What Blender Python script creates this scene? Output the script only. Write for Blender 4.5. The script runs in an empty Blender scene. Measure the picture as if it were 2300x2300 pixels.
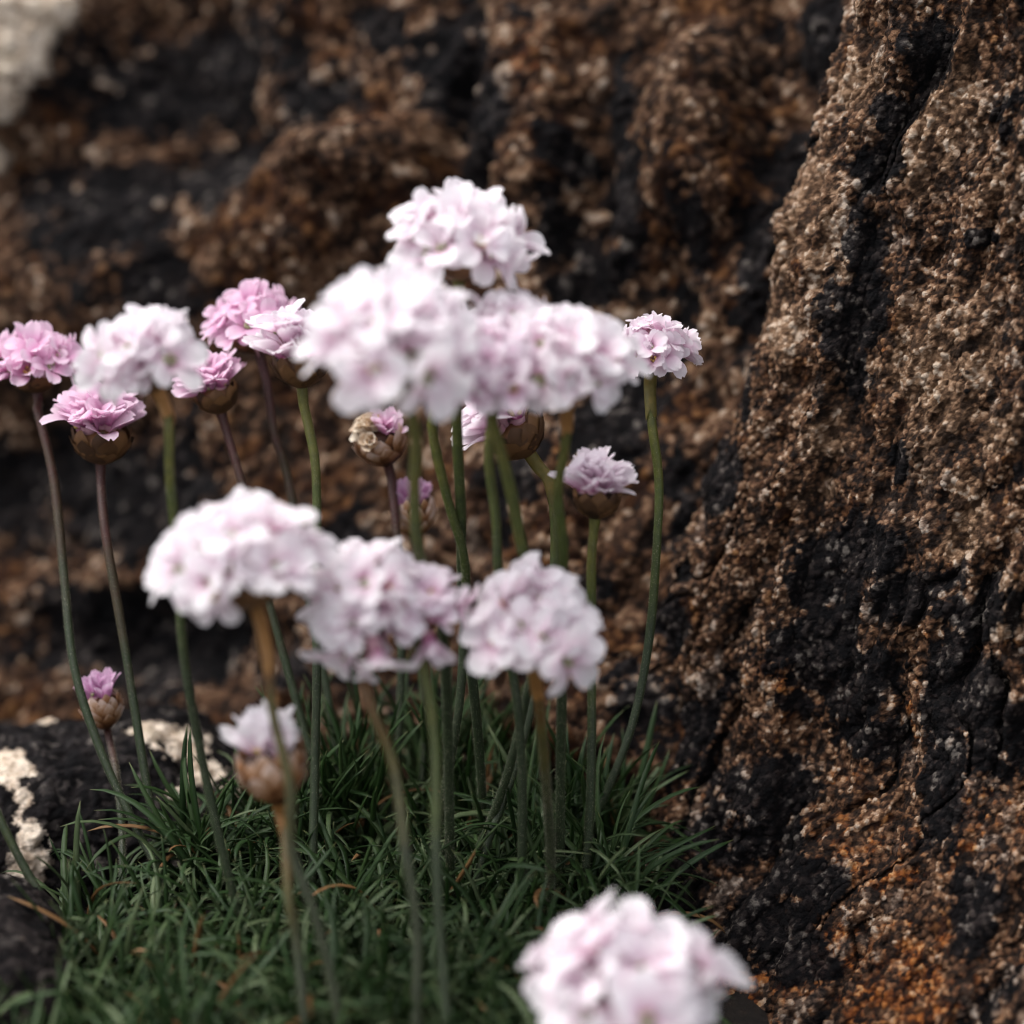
import bpy, math, random
import numpy as np
from mathutils import Vector, Matrix

random.seed(7)
rng = np.random.default_rng(11)
scene = bpy.context.scene
COL = scene.collection

# ------------------------------------------------------------------ camera
PITCH = math.radians(23.0)
CAM = Vector((0.0, 0.0, 0.25))
LENS, SENSOR = 90.0, 36.0
FOCUS = 0.448
cam_data = bpy.data.cameras.new('camera')
cam_data.lens = LENS
cam_data.sensor_width = SENSOR
cam_data.sensor_fit = 'HORIZONTAL'
cam_data.clip_start = 0.01
cam_data.clip_end = 200.0
cam_data.dof.use_dof = True
cam_data.dof.focus_distance = FOCUS
cam_data.dof.aperture_fstop = 7.0
cam_data.dof.aperture_blades = 0
cam = bpy.data.objects.new('camera', cam_data)
COL.objects.link(cam)
cam.location = CAM
cam.rotation_euler = (math.pi / 2 - PITCH, 0, 0)
scene.camera = cam
scene.render.resolution_x = scene.render.resolution_y = 1024

# ------------------------------------------------------------------ light
SUN_EL, SUN_AZ = math.radians(64), math.radians(275)     # azimuth clockwise from +Y
world = bpy.data.worlds.new('World')
scene.world = world
world.use_nodes = True
wn = world.node_tree
wn.nodes.clear()
sky = wn.nodes.new('ShaderNodeTexSky')
sky.sky_type = 'NISHITA'
sky.sun_disc = False
sky.sun_elevation = SUN_EL
sky.sun_rotation = SUN_AZ
sky.air_density = 1.0
sky.dust_density = 4.0
hsv = wn.nodes.new('ShaderNodeHueSaturation')             # overcast: a nearly grey sky
hsv.inputs['Saturation'].default_value = 0.22
bg = wn.nodes.new('ShaderNodeBackground')
bg.inputs['Strength'].default_value = 0.15
out = wn.nodes.new('ShaderNodeOutputWorld')
wn.links.new(sky.outputs[0], hsv.inputs['Color'])
wn.links.new(hsv.outputs[0], bg.inputs['Color'])
wn.links.new(bg.outputs[0], out.inputs['Surface'])

sun_data = bpy.data.lights.new('sun', 'SUN')
sun_data.energy = 0.85
sun_data.angle = math.radians(40)
sun_data.color = (1.0, 0.955, 0.91)
sun = bpy.data.objects.new('sun', sun_data)
COL.objects.link(sun)
sdir = Vector((math.sin(SUN_AZ) * math.cos(SUN_EL), math.cos(SUN_AZ) * math.cos(SUN_EL), math.sin(SUN_EL)))
sun.rotation_euler = (-sdir).to_track_quat('-Z', 'Y').to_euler()
sun.location = sdir * 3

scene.view_settings.view_transform = 'Standard'
scene.view_settings.look = 'None'
scene.view_settings.gamma = 1.0
scene.view_settings.use_curve_mapping = False
scene.view_settings.exposure = 1.14
scene.cycles.max_bounces = 8
scene.cycles.diffuse_bounces = 4
scene.cycles.glossy_bounces = 2
scene.cycles.transmission_bounces = 4
scene.cycles.adaptive_threshold = 0.008
scene.cycles.use_denoising = True
scene.cycles.filter_width = 1.2

# ------------------------------------------------------------------ pixel -> place
IMG = 1932.0
RIGHT = Vector((1, 0, 0))
FWD = Vector((0, math.cos(PITCH), -math.sin(PITCH)))
UP = Vector((0, math.sin(PITCH), math.cos(PITCH)))
KW = SENSOR / LENS

def at(x, y, d):
    """point seen at picture position (x, y), d metres along the view axis"""
    return CAM + FWD * d + RIGHT * ((x / IMG - .5) * KW * d) + UP * ((.5 - y / IMG) * KW * d)

def on_height(x, y, z):
    """depth at which the line of sight through (x, y) meets the height z"""
    r = FWD + RIGHT * ((x / IMG - .5) * KW) + UP * ((.5 - y / IMG) * KW)
    return (z - CAM.z) / r.z

def on_plane(x, y, o, n):
    r = FWD + RIGHT * ((x / IMG - .5) * KW) + UP * ((.5 - y / IMG) * KW)
    return CAM + r * ((o - CAM).dot(n) / r.dot(n))

# ------------------------------------------------------------------ numpy noise
def _hash(ix, iy, iz, seed):
    with np.errstate(over='ignore'):
        h = (ix.astype(np.uint32) * np.uint32(0x8da6b343)) ^ (iy.astype(np.uint32) * np.uint32(0xd8163841)) ^ \
            (iz.astype(np.uint32) * np.uint32(0xcb1ab31f)) ^ np.uint32(seed * 0x9e3779b1 & 0xffffffff)
        h ^= h >> np.uint32(15); h *= np.uint32(0x2c1b3c6d)
        h ^= h >> np.uint32(12); h *= np.uint32(0x297a2d39)
        h ^= h >> np.uint32(15)
    return h

def _u01(h):
    return h.astype(np.float64) / 4294967295.0

def perlin(p, seed=0):
    i = np.floor(p).astype(np.int64); f = p - i
    w = f * f * f * (f * (f * 6 - 15) + 10)
    res = np.zeros(len(p))
    for dx in (0, 1):
        wx = w[:, 0] if dx else 1 - w[:, 0]
        for dy in (0, 1):
            wy = w[:, 1] if dy else 1 - w[:, 1]
            for dz in (0, 1):
                wz = w[:, 2] if dz else 1 - w[:, 2]
                h = _hash(i[:, 0] + dx, i[:, 1] + dy, i[:, 2] + dz, seed)
                gx = (h & np.uint32(1023)).astype(float) / 511.5 - 1
                gy = ((h >> np.uint32(10)) & np.uint32(1023)).astype(float) / 511.5 - 1
                gz = ((h >> np.uint32(20)) & np.uint32(1023)).astype(float) / 511.5 - 1
                res += wx * wy * wz * (gx * (f[:, 0] - dx) + gy * (f[:, 1] - dy) + gz * (f[:, 2] - dz))
    return res * 1.2

def fbm(p, octaves=4, seed=0, gain=.5, ridged=False):
    a, s, r = 1.0, 0.0, np.zeros(len(p))
    q = p.copy()
    for o in range(octaves):
        n = perlin(q, seed + o * 17)
        if ridged:
            n = 1 - 2.2 * np.abs(n)
        r += a * n; s += a; a *= gain; q = q * 2.03 + 5.17
    return r / s

def worley(p, seed=0):
    """F1, F2 and a random number for each cell"""
    i = np.floor(p).astype(np.int64); f = p - i
    f1 = np.full(len(p), 9.); f2 = np.full(len(p), 9.); cid = np.zeros(len(p), np.uint32)
    for dx in (-1, 0, 1):
        for dy in (-1, 0, 1):
            for dz in (-1, 0, 1):
                cx, cy, cz = i[:, 0] + dx, i[:, 1] + dy, i[:, 2] + dz
                h = _hash(cx, cy, cz, seed)
                ox = dx + (h & np.uint32(1023)).astype(float) / 1023 - f[:, 0]
                oy = dy + ((h >> np.uint32(10)) & np.uint32(1023)).astype(float) / 1023 - f[:, 1]
                oz = dz + ((h >> np.uint32(20)) & np.uint32(1023)).astype(float) / 1023 - f[:, 2]
                d = ox * ox + oy * oy + oz * oz
                near = d < f1
                f2 = np.where(near, f1, np.minimum(f2, d))
                cid = np.where(near, h, cid)
                f1 = np.where(near, d, f1)
    with np.errstate(over='ignore'):
        r = cid * np.uint32(0x85ebca6b); r ^= r >> np.uint32(13); r *= np.uint32(0xc2b2ae35); r ^= r >> np.uint32(16)
    return np.sqrt(f1), np.sqrt(f2), _u01(r)

def sstep(a, b, x):
    t = np.clip((x - a) / (b - a), 0, 1)
    return t * t * (3 - 2 * t)

# ------------------------------------------------------------------ mesh and object helpers
def np_mesh(name, verts, quads=None, tris=None, smooth=True):
    verts = np.asarray(verts, dtype=np.float32)
    me = bpy.data.meshes.new(name)
    idx, starts, n = [], [], 0
    if quads is not None and len(quads):
        q = np.asarray(quads, dtype=np.int32); idx.append(q.ravel()); starts.append(np.arange(len(q)) * 4); n = len(q) * 4
    if tris is not None and len(tris):
        t = np.asarray(tris, dtype=np.int32); idx.append(t.ravel()); starts.append(n + np.arange(len(t)) * 3)
    idx = np.concatenate(idx); starts = np.concatenate(starts).astype(np.int32)
    me.vertices.add(len(verts)); me.vertices.foreach_set('co', verts.ravel())
    me.loops.add(len(idx)); me.loops.foreach_set('vertex_index', idx.astype(np.int32))
    me.polygons.add(len(starts)); me.polygons.foreach_set('loop_start', starts)
    me.update(calc_edges=True)
    me.polygons.foreach_set('use_smooth', np.full(len(starts), smooth))
    me.update()
    return me

def attr(me, name, vals):
    a = me.attributes.new(name, 'FLOAT', 'POINT')
    a.data.foreach_set('value', np.asarray(vals, dtype=np.float32))

def link(name, data, mat=None, parent=None):
    o = bpy.data.objects.new(name, data)
    COL.objects.link(o)
    if parent is not None:
        o.parent = parent
    if mat is not None and data is not None and len(data.materials) == 0:
        data.materials.append(mat)
    return o

def tag(o, label=None, category=None, group=None, kind=None):
    if label: o['label'] = label
    if category: o['category'] = category
    if group: o['group'] = group
    if kind: o['kind'] = kind
    return o

def grid_quads(nu, nv, wrap=False, off=0):
    """quads of an nu x nv grid (index = u * nv + v); wrap closes v"""
    u = np.arange(nu - 1)[:, None]
    v = np.arange(nv if wrap else nv - 1)[None, :]
    v1 = (v + 1) % nv
    return np.stack([u * nv + v + 0 * u, (u + 1) * nv + v, (u + 1) * nv + v1, u * nv + v1 + 0 * u], -1).reshape(-1, 4) + off

# ------------------------------------------------------------------ materials
class Mat:
    def __init__(self, name):
        self.m = bpy.data.materials.new(name); self.m.use_nodes = True
        self.t = self.m.node_tree; self.t.nodes.clear()
        self.out = self.t.nodes.new('ShaderNodeOutputMaterial')
    def n(self, typ, **kw):
        nd = self.t.nodes.new(typ)
        for k, v in kw.items():
            setattr(nd, k, v)
        return nd
    def put(self, sock, val):
        if isinstance(val, bpy.types.NodeSocket):
            self.t.links.new(val, sock)
        else:
            if sock.type == 'RGBA' and len(val) == 3: val = (*val, 1)
            sock.default_value = val
    def attr(self, name):
        return self.n('ShaderNodeAttribute', attribute_name=name).outputs['Fac']
    def coord(self):
        return self.n('ShaderNodeTexCoord').outputs['Object']
    def noise(self, vec, scale, detail=4, rough=.6, dist=0):
        nd = self.n('ShaderNodeTexNoise')
        self.put(nd.inputs['Vector'], vec); self.put(nd.inputs['Scale'], float(scale))
        self.put(nd.inputs['Detail'], float(detail)); self.put(nd.inputs['Roughness'], float(rough))
        self.put(nd.inputs['Distortion'], float(dist))
        return nd.outputs['Fac']
    def vor(self, vec, scale, feature='F1', out='Distance'):
        nd = self.n('ShaderNodeTexVoronoi', feature=feature)
        self.put(nd.inputs['Vector'], vec); self.put(nd.inputs['Scale'], float(scale))
        return nd.outputs[out]
    def math(self, op, a, b=0.0, c=None):
        nd = self.n('ShaderNodeMath', operation=op)
        self.put(nd.inputs[0], a); self.put(nd.inputs[1], b)
        if c is not None: self.put(nd.inputs[2], c)
        return nd.outputs[0]
    def mapr(self, v, a, b, c=0.0, d=1.0):
        nd = self.n('ShaderNodeMapRange', interpolation_type='SMOOTHSTEP')
        for i, x in enumerate((v, a, b, c, d)): self.put(nd.inputs[i], x)
        return nd.outputs[0]
    def ramp(self, fac, stops, interp='LINEAR'):
        nd = self.n('ShaderNodeValToRGB'); cr = nd.color_ramp; cr.interpolation = interp
        while len(cr.elements) < len(stops): cr.elements.new(.5)
        for e, (p, c) in zip(cr.elements, stops):
            e.position = p; e.color = (*c, 1)
        self.put(nd.inputs[0], fac)
        return nd.outputs['Color']
    def mix(self, fac, a, b, blend='MIX'):
        nd = self.n('ShaderNodeMix', data_type='RGBA', blend_type=blend)
        self.put(nd.inputs[0], fac); self.put(nd.inputs[6], a); self.put(nd.inputs[7], b)
        return nd.outputs[2]
    def bump(self, h, strength=.5, dist=.0005):
        nd = self.n('ShaderNodeBump')
        self.put(nd.inputs['Height'], h); self.put(nd.inputs['Strength'], strength); self.put(nd.inputs['Distance'], dist)
        return nd.outputs['Normal']
    def principled(self, color, rough=.7, spec=.4, normal=None, trans=0.0, tcol=None):
        p = self.n('ShaderNodeBsdfPrincipled')
        self.put(p.inputs['Base Color'], color); self.put(p.inputs['Roughness'], rough)
        self.put(p.inputs['Specular IOR Level'], spec)
        if normal is not None: self.put(p.inputs['Normal'], normal)
        sh = p.outputs[0]
        if trans:
            tr = self.n('ShaderNodeBsdfTranslucent'); self.put(tr.inputs['Color'], tcol if tcol is not None else color)
            mx = self.n('ShaderNodeMixShader'); self.put(mx.inputs[0], trans)
            self.t.links.new(sh, mx.inputs[1]); self.t.links.new(tr.outputs[0], mx.inputs[2]); sh = mx.outputs[0]
        self.t.links.new(sh, self.out.inputs['Surface'])
        return self.m

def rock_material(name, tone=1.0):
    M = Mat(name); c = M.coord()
    g = M.attr('grain'); dark = M.attr('dark'); rust = M.attr('rust'); pale = M.attr('pale'); hue = M.attr('hue')
    fine = M.noise(c, 2300, 3, .65)
    mid = M.noise(c, 420, 4, .65)
    gv = M.math('ADD', g, M.math('MULTIPLY', M.math('SUBTRACT', fine, .5), .62))
    k = tone
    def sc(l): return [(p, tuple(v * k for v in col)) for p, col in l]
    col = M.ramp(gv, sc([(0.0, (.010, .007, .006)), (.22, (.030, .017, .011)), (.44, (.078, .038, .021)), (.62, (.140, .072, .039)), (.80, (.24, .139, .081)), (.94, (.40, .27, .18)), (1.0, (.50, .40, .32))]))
    greyc = M.ramp(gv, sc([(0.0, (.014, .012, .012)), (.35, (.055, .044, .038)), (.65, (.14, .115, .097)), (.95, (.34, .30, .265))]))
    col = M.mix(M.mapr(hue, .60, .85, 0, .6), col, greyc)
    orange = M.ramp(gv, sc([(0.0, (.030, .010, .005)), (.4, (.12, .046, .014)), (.8, (.30, .135, .040)), (1.0, (.40, .24, .11))]))
    col = M.mix(M.mapr(hue, .28, .12, 0, .7), col, orange)
    palec = M.ramp(gv, sc([(0.0, (.07, .040, .024)), (.35, (.165, .096, .056)), (.65, (.30, .19, .118)), (1.0, (.52, .41, .315))]))
    col = M.mix(pale, col, palec)
    rustc = M.ramp(gv, [(0.0, (.022, .007, .004)), (.4, (.13, .036, .009)), (.75, (.32, .105, .020)), (1.0, (.44, .24, .10))])
    rm = M.mapr(M.math('ADD', rust, M.math('MULTIPLY', M.math('SUBTRACT', mid, .5), 1.1)), .42, .75, 0, .9)
    col = M.mix(rm, col, rustc)
    # black crust lichen, darkened pits and cracks, painted shade of hollows; broken by grain
    dm = M.math('ADD', dark, M.math('MULTIPLY', M.math('SUBTRACT', mid, .5), .5))
    dm = M.mapr(dm, .44, .58, 0.0, .95)
    blackc = M.ramp(gv, [(.25, (.0020, .0020, .0026)), (.60, (.0065, .0062, .0075)), (.85, (.020, .0185, .019)), (1.0, (.10, .088, .078))])
    col = M.mix(dm, col, blackc)
    hgt = M.math('ADD', fine, M.math('MULTIPLY', mid, .4))
    rough = M.mapr(g, 0.0, 1.0, .90, .50)
    M.principled(col, rough, .10, M.bump(hgt, 1.0, .0007))
    return M.m

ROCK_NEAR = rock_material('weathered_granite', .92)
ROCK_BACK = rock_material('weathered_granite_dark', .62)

def lichen_material():
    M = Mat('white_crust_lichen'); c = M.coord()
    f = M.noise(c, 300, 6, .7); b = M.noise(c, 90, 4, .6)
    crack = M.vor(c, 900, 'DISTANCE_TO_EDGE'); cover = M.attr('cover')
    col = M.ramp(f, [(.28, (.16, .11, .075)), (.42, (.44, .34, .25)), (.58, (.68, .58, .47)), (.78, (.80, .715, .61))])
    col = M.mix(M.mapr(b, .50, .66, 0, .6), col, (.36, .30, .22))
    col = M.mix(M.mapr(crack, .08, .01, 0, .35), col, (.16, .12, .085))
    thin = M.math('ADD', cover, M.math('MULTIPLY', M.math('SUBTRACT', f, .5), 1.2))
    col = M.mix(M.mapr(thin, .55, .05, 0, .9), col, (.075, .058, .046))
    h = M.noise(c, 1100, 5, .7)
    return M.principled(col, .9, .2, M.bump(h, .8, .0006))
LICHEN = lichen_material()

def soil_material():
    M = Mat('dark_soil'); c = M.coord()
    f = M.noise(c, 500, 6, .7)
    col = M.ramp(f, [(.3, (.004, .003, .0025)), (.55, (.012, .008, .0055)), (.75, (.040, .026, .017))])
    return M.principled(col, .9, .3, M.bump(M.noise(c, 700, 5), 1.0, .001))
SOIL = soil_material()

def petal_material(name, throat, mid, tip, trans=.52):
    M = Mat(name)
    u = M.attr('along'); rnd = M.n('ShaderNodeObjectInfo').outputs['Random']
    u2 = M.math('ADD', u, M.math('MULTIPLY', M.math('SUBTRACT', rnd, .5), .14))
    vein = M.noise(M.coord(), 6, 3, .6)
    col = M.ramp(u2, [(.12, throat), (.32, tuple((a * .30 + b * .70) for a, b in zip(throat, mid))), (.50, mid), (.82, tip)])
    col = M.mix(M.mapr(vein, .5, .8, 0, .25), col, mid)
    return M.principled(col, .8, .10, None, trans)
PETAL_PALE = petal_material('petal_pale_pink', (.60, .18, .38), (.865, .745, .81), (.92, .885, .905))
PETAL_PINK = petal_material('petal_rose_pink', (.50, .11, .31), (.78, .47, .655), (.85, .66, .775))
PETAL_MID = petal_material('petal_soft_pink', (.56, .14, .35), (.835, .66, .76), (.90, .83, .875))
PETAL_LILAC = petal_material('petal_lilac', (.45, .12, .34), (.68, .33, .58), (.76, .53, .70))

def simple(name, stops, scale=300, rough=.7, spec=.3, trans=0.0, rnd=False):
    M = Mat(name); f = M.noise(M.coord(), scale, 4, .6)
    if rnd:
        f = M.math('ADD', M.math('MULTIPLY', f, .5), M.math('MULTIPLY', M.n('ShaderNodeObjectInfo').outputs['Random'], .5))
    col = M.ramp(f, stops)
    return M.principled(col, rough, spec, None, trans)
CALYX = simple('calyx_tube', [(.3, (.34, .12, .20)), (.5, (.52, .28, .34)), (.7, (.60, .46, .40))], 400, .6, .3, .25)
THROAT = simple('receptacle', [(.3, (.10, .06, .04)), (.7, (.26, .17, .10))], 300)
ANTHER = simple('anther_yellow', [(.3, (.42, .27, .07)), (.7, (.62, .46, .16))], 500, .6)
STYLE = simple('style_green', [(.3, (.20, .23, .11)), (.7, (.42, .42, .24))], 500, .6)
BRACT_DARK = simple('bract_brown', [(.25, (.030, .015, .008)), (.5, (.085, .040, .016)), (.75, (.17, .085, .032))], 350, .6, .35, .1, True)
def papery_bract():
    M = Mat('bract_papery'); f = M.noise(M.coord(), 9, 4, .6); rnd = M.n('ShaderNodeObjectInfo').outputs['Random']
    t = M.math('ADD', M.attr('along'), M.math('ADD', M.math('MULTIPLY', M.math('SUBTRACT', f, .5), .5), M.math('MULTIPLY', M.math('SUBTRACT', rnd, .5), .5)))
    col = M.ramp(t, [(0.0, (.05, .018, .008)), (.3, (.16, .060, .020)), (.55, (.32, .15, .065)), (.8, (.52, .33, .22)), (1.0, (.66, .50, .42))])
    return M.principled(col, .55, .35, None, .25)
BRACT_TAN = papery_bract()
SHEATH = simple('sheath_brown', [(.25, (.07, .030, .008)), (.5, (.17, .075, .018)), (.75, (.30, .15, .045))], 260, .6, .35, .15, True)
SHEATH_GREEN = simple('sheath_olive', [(.25, (.05, .045, .010)), (.5, (.115, .095, .020)), (.75, (.20, .13, .03))], 260, .6, .35, .15)
HAIR = simple('stem_hairs', [(.2, (.42, .40, .30)), (.8, (.60, .56, .46))], 100, .6, .1, .6)
LITTER = simple('dry_litter', [(.2, (.10, .038, .014)), (.5, (.22, .095, .035)), (.8, (.40, .24, .13))], 300, .7, .3, 0, True)

def stem_material(name, top, upper, low):
    M = Mat(name); t = M.attr('along'); f = M.noise(M.coord(), 700, 4, .6)
    tt = M.math('ADD', t, M.math('MULTIPLY', M.math('SUBTRACT', M.noise(M.coord(), 160, 5, .7), .5), .45))
    col = M.ramp(tt, [(0.0, low), (.55, tuple(a * 1.0 for a in low)), (.78, upper), (.93, top)])
    col = M.mix(M.mapr(f, .3, .7, 0, .6), col, (.45, .45, .40), 'MULTIPLY')
    return M.principled(col, .55, .4, M.bump(f, .4, .0002))
STEM_GREEN = stem_material('stem_green', (.090, .088, .012), (.050, .066, .010), (.018, .030, .010))
STEM_RED = stem_material('stem_reddened', (.050, .013, .011), (.038, .022, .009), (.018, .030, .010))
STEM_BROWN = stem_material('stem_browned', (.11, .042, .009), (.066, .054, .010), (.022, .029, .011))

def leaf_material():
    M = Mat('leaf_green'); r = M.attr('tint'); u = M.attr('along')
    f = M.noise(M.coord(), 500, 3, .6)
    v = M.math('ADD', r, M.math('MULTIPLY', M.math('SUBTRACT', f, .5), .35))
    col = M.ramp(v, [(.05, (.010, .028, .005)), (.35, (.016, .038, .008)), (.62, (.034, .060, .019)), (.90, (.092, .120, .058)), (.98, (.12, .085, .040)), (1.0, (.15, .078, .030))])
    col = M.mix(M.mapr(u, .93, 1.02, 0, .5), col, (.16, .14, .05))
    return M.principled(col, .5, .28, M.bump(f, .3, .0002), .10)
LEAF = leaf_material()

# ------------------------------------------------------------------ ground
def make_ground():
    n = 120
    xs = np.concatenate([[-30, -8, -2, -.7], np.linspace(-.35, .35, n), [.7, 2, 8, 30]])
    ys = np.concatenate([[-30, -8, -2, -.3], np.linspace(.05, .75, n), [1.2, 3, 9, 30]])
    X, Y = np.meshgrid(xs, ys, indexing='ij')
    p = np.stack([X.ravel(), Y.ravel(), np.zeros(X.size)], -1)
    z = fbm(p * 22, 4, 3) * .006 * np.exp(-((X.ravel() / .6) ** 2 + ((Y.ravel() - .4) / .6) ** 2))
    p[:, 2] = z - .001 - .040 * sstep(.042, .062, p[:, 0]) * np.exp(-(p[:, 0] / 1.5) ** 2)
    me = np_mesh('ground', p, grid_quads(len(xs), len(ys)))
    o = link('ground', me, SOIL)
    tag(o, 'dark bare soil under the cushion of leaves and the rocks', kind='structure')
    if me.polygons[0].normal.z < 0: me.flip_normals()
make_ground()

# ------------------------------------------------------------------ rock surfaces
def grain_fields(p, size, seed, stretch=None):
    q = p / size
    warp = np.stack([perlin(q * .7 + 3.1, seed + 1), perlin(q * .7 + 9.2, seed + 2), perlin(q * .7 + 17.5, seed + 3)], -1)
    q = q + warp * .55
    f1, f2, rid = worley(q, seed)
    return f1, f2 - f1, rid

def blob_mask(pq, blobs, warp=None):
    """soft fields, 1 at each centre and 0 at 1.7 radii; noise added later gives them their ragged outline"""
    m = np.zeros(len(pq))
    if warp is not None: pq = pq + warp
    for cp, cq, rp, rq, s in blobs:
        d = np.sqrt(((pq[:, 0] - cp) / rp) ** 2 + ((pq[:, 1] - cq) / rq) ** 2)
        m = np.maximum(m, s * np.clip(1 - d / 1.7, 0, 1))
    return m

def grid_normals(P, nu, nv, like):
    G = P.reshape(nu, nv, 3)
    n = np.cross(np.gradient(G, axis=0), np.gradient(G, axis=1)).reshape(-1, 3)
    n /= np.linalg.norm(n, axis=1)[:, None] + 1e-12
    return n * np.sign((n * like).sum(1))[:, None]

class PlaneFrame:
    def __init__(self, a, b, c):
        """plane through three seen points; e1 runs to the right, e2 up, n towards the camera"""
        self.o = a
        n = (b - a).cross(c - a).normalized()
        if n.dot(CAM - a) < 0: n = -n
        self.n = n
        e2 = (UP - n * UP.dot(n)).normalized()
        self.e2 = e2; self.e1 = e2.cross(n).normalized()
        if self.e1.x < 0: self.e1 = -self.e1
    def pq(self, x, y):
        r = on_plane(x, y, self.o, self.n) - self.o
        return r.dot(self.e1), r.dot(self.e2)
    def ellipse(self, x, y, rx, ry, s=1.0):
        p, q = self.pq(x, y); p1, _ = self.pq(x + rx, y); _, q1 = self.pq(x, y - ry)
        return (p, q, abs(p1 - p), abs(q1 - q), s)

# --- the near rock on the right: a slab face that rounds off along its left edge
def make_near_rock():
    F = PlaneFrame(at(1616, 0, .460), at(1262, 1250, .484), at(1932, 1000, .440))
    edge_px = [(1790, -330), (1712, 0), (1628, 268), (1574, 454), (1538, 598), (1476, 746), (1415, 908), (1350, 1080), (1300, 1250), (1270, 1450), (1245, 1650), (1215, 1850), (1165, 2000), (1100, 2500)]
    ed = sorted([F.pq(*e)[::-1] for e in edge_px])
    eq = np.array([e[0] for e in ed]); ep = np.array([e[1] for e in ed])
    q0 = F.pq(1700, 2620)[1]; q1 = F.pq(1700, -300)[1]
    wid = F.pq(2260, 900)[0] - F.pq(1330, 900)[0]
    step = .00023
    nq = int((q1 - q0) / step)
    q = np.linspace(q0, q1, nq)
    s = np.concatenate([np.linspace(-.075, -.022, 34, endpoint=False), np.linspace(-.022, wid, int((wid + .022) / step))])
    ns = len(s)
    pe = np.interp(q, eq, ep)
    pe = pe + .0022 * perlin(np.stack([q * 90, q * 0, q * 0], -1), 5) + .001 * perlin(np.stack([q * 260, q * 0, q * 0], -1), 6)
    S, Q = np.meshgrid(s, q, indexing='ij'); PE = np.broadcast_to(pe, S.shape)
    r = .010; phm = math.radians(100)
    ph = np.clip(-S / r, 0, phm)
    rest = np.maximum(0, -S - r * phm)
    fx = np.where(S > 0, S, -r * np.sin(ph) - rest * math.cos(phm))
    fz = np.where(S > 0, 0, -r * (1 - np.cos(ph)) - rest * math.sin(phm))
    e1, e2, n, o = (np.array(v) for v in (F.e1, F.e2, F.n, F.o))
    base = o + (PE + fx)[..., None] * e1 + Q[..., None] * e2 + fz[..., None] * n
    nrm = np.cos(ph)[..., None] * n - np.sin(ph)[..., None] * e1
    base = base.reshape(-1, 3); nrm = nrm.reshape(-1, 3)
    # local coordinates for noise: across the flutes, along the flutes, depth; flutes run with the edge
    PA = (PE + fx).ravel(); QA = Q.ravel(); FZ = fz.ravel()
    slant = .30
    A = PA - slant * QA; 
    loc = np.stack([A, QA, FZ], -1)
    w = fbm(loc * 40, 3, 21)
    flute = fbm(np.stack([A * 75 + w * .8, QA * 17, FZ * 60], -1), 4, 31, .5, True)
    big = fbm(loc * 22, 3, 41)
    med = fbm(np.stack([A * 190, QA * 120, FZ * 190], -1), 5, 51, .62)
    lumps = fbm(loc * np.array([110., 80., 110.]), 4, 55, .55, True)
    pits = sstep(.12, .50, fbm(loc * 150, 4, 91, .6))
    cn = perlin(np.stack([A * 62 + w * 1.6, QA * 8.5, FZ * 30], -1), 141)
    cn2 = perlin(np.stack([A * 95 + w * 2.2, QA * 21 + w, FZ * 30], -1), 142)
    crack = np.exp(-(cn / .045) ** 2) * sstep(-.25, .15, big) + .6 * np.exp(-(cn2 / .035) ** 2) * sstep(.0, .3, w)
    bulk = big * .0060 + flute * .0062
    disp = bulk + med * .0026 + lumps * .0016 - pits * .0018 - crack * .0030
    ridge = [F.pq(*r) for r in ((1735, 120), (1650, 380), (1600, 600), (1562, 800), (1545, 930), (1520, 1150), (1500, 1400))]
    rq_, rp_ = np.array([r[1] for r in ridge])[::-1], np.array([r[0] for r in ridge])[::-1]
    off = PA - np.interp(QA, rq_, rp_) + .0018 * w
    disp += .0050 * np.exp(-(np.minimum(off, 0) / .010) ** 2) * (1 - sstep(-.0004, .0022, off)) * (.6 + .8 * perlin(np.stack([QA * 120, 0 * QA, 0 * QA], -1), 58))
    # the foot of the rock swells out towards the cushion
    toe = np.clip((F.pq(1700, 1380)[1] - QA) / (F.pq(1700, 1380)[1] - F.pq(1700, 2050)[1]), 0, 1.4) ** 1.5
    disp += toe * .030; bulk = bulk + toe * .030
    out_ = nrm - np.array(FWD) * 1.1
    out_ /= np.linalg.norm(out_, axis=1)[:, None]
    body = base + nrm * bulk[:, None] + out_ * ((disp - bulk) * (1 - .5 * sstep(.15, 1.0, ph.ravel())))[:, None]
    tn = grid_normals(body, ns, nq, nrm)
    f1, ed1, rid = grain_fields(body, .00105, 61)
    g1, ed2, rid2 = grain_fields(body, .0027, 71)
    fine = fbm(body * 1500, 2, 81)
    crumbs = (.55 - f1) * .00075 * (.35 + 1.2 * rid) + (.5 - g1) * .0013 * rid2 + fine * .00018
    pq = np.stack([PA, QA], -1)
    E = F.ellipse
    nz = fbm(np.stack([A * 100, QA * 42, FZ * 75], -1), 6, 101, .68)
    wv = np.stack([fbm(loc * 90, 4, 102, .6), fbm(loc * 90 + 31, 4, 103, .6)], -1) * .009
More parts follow.
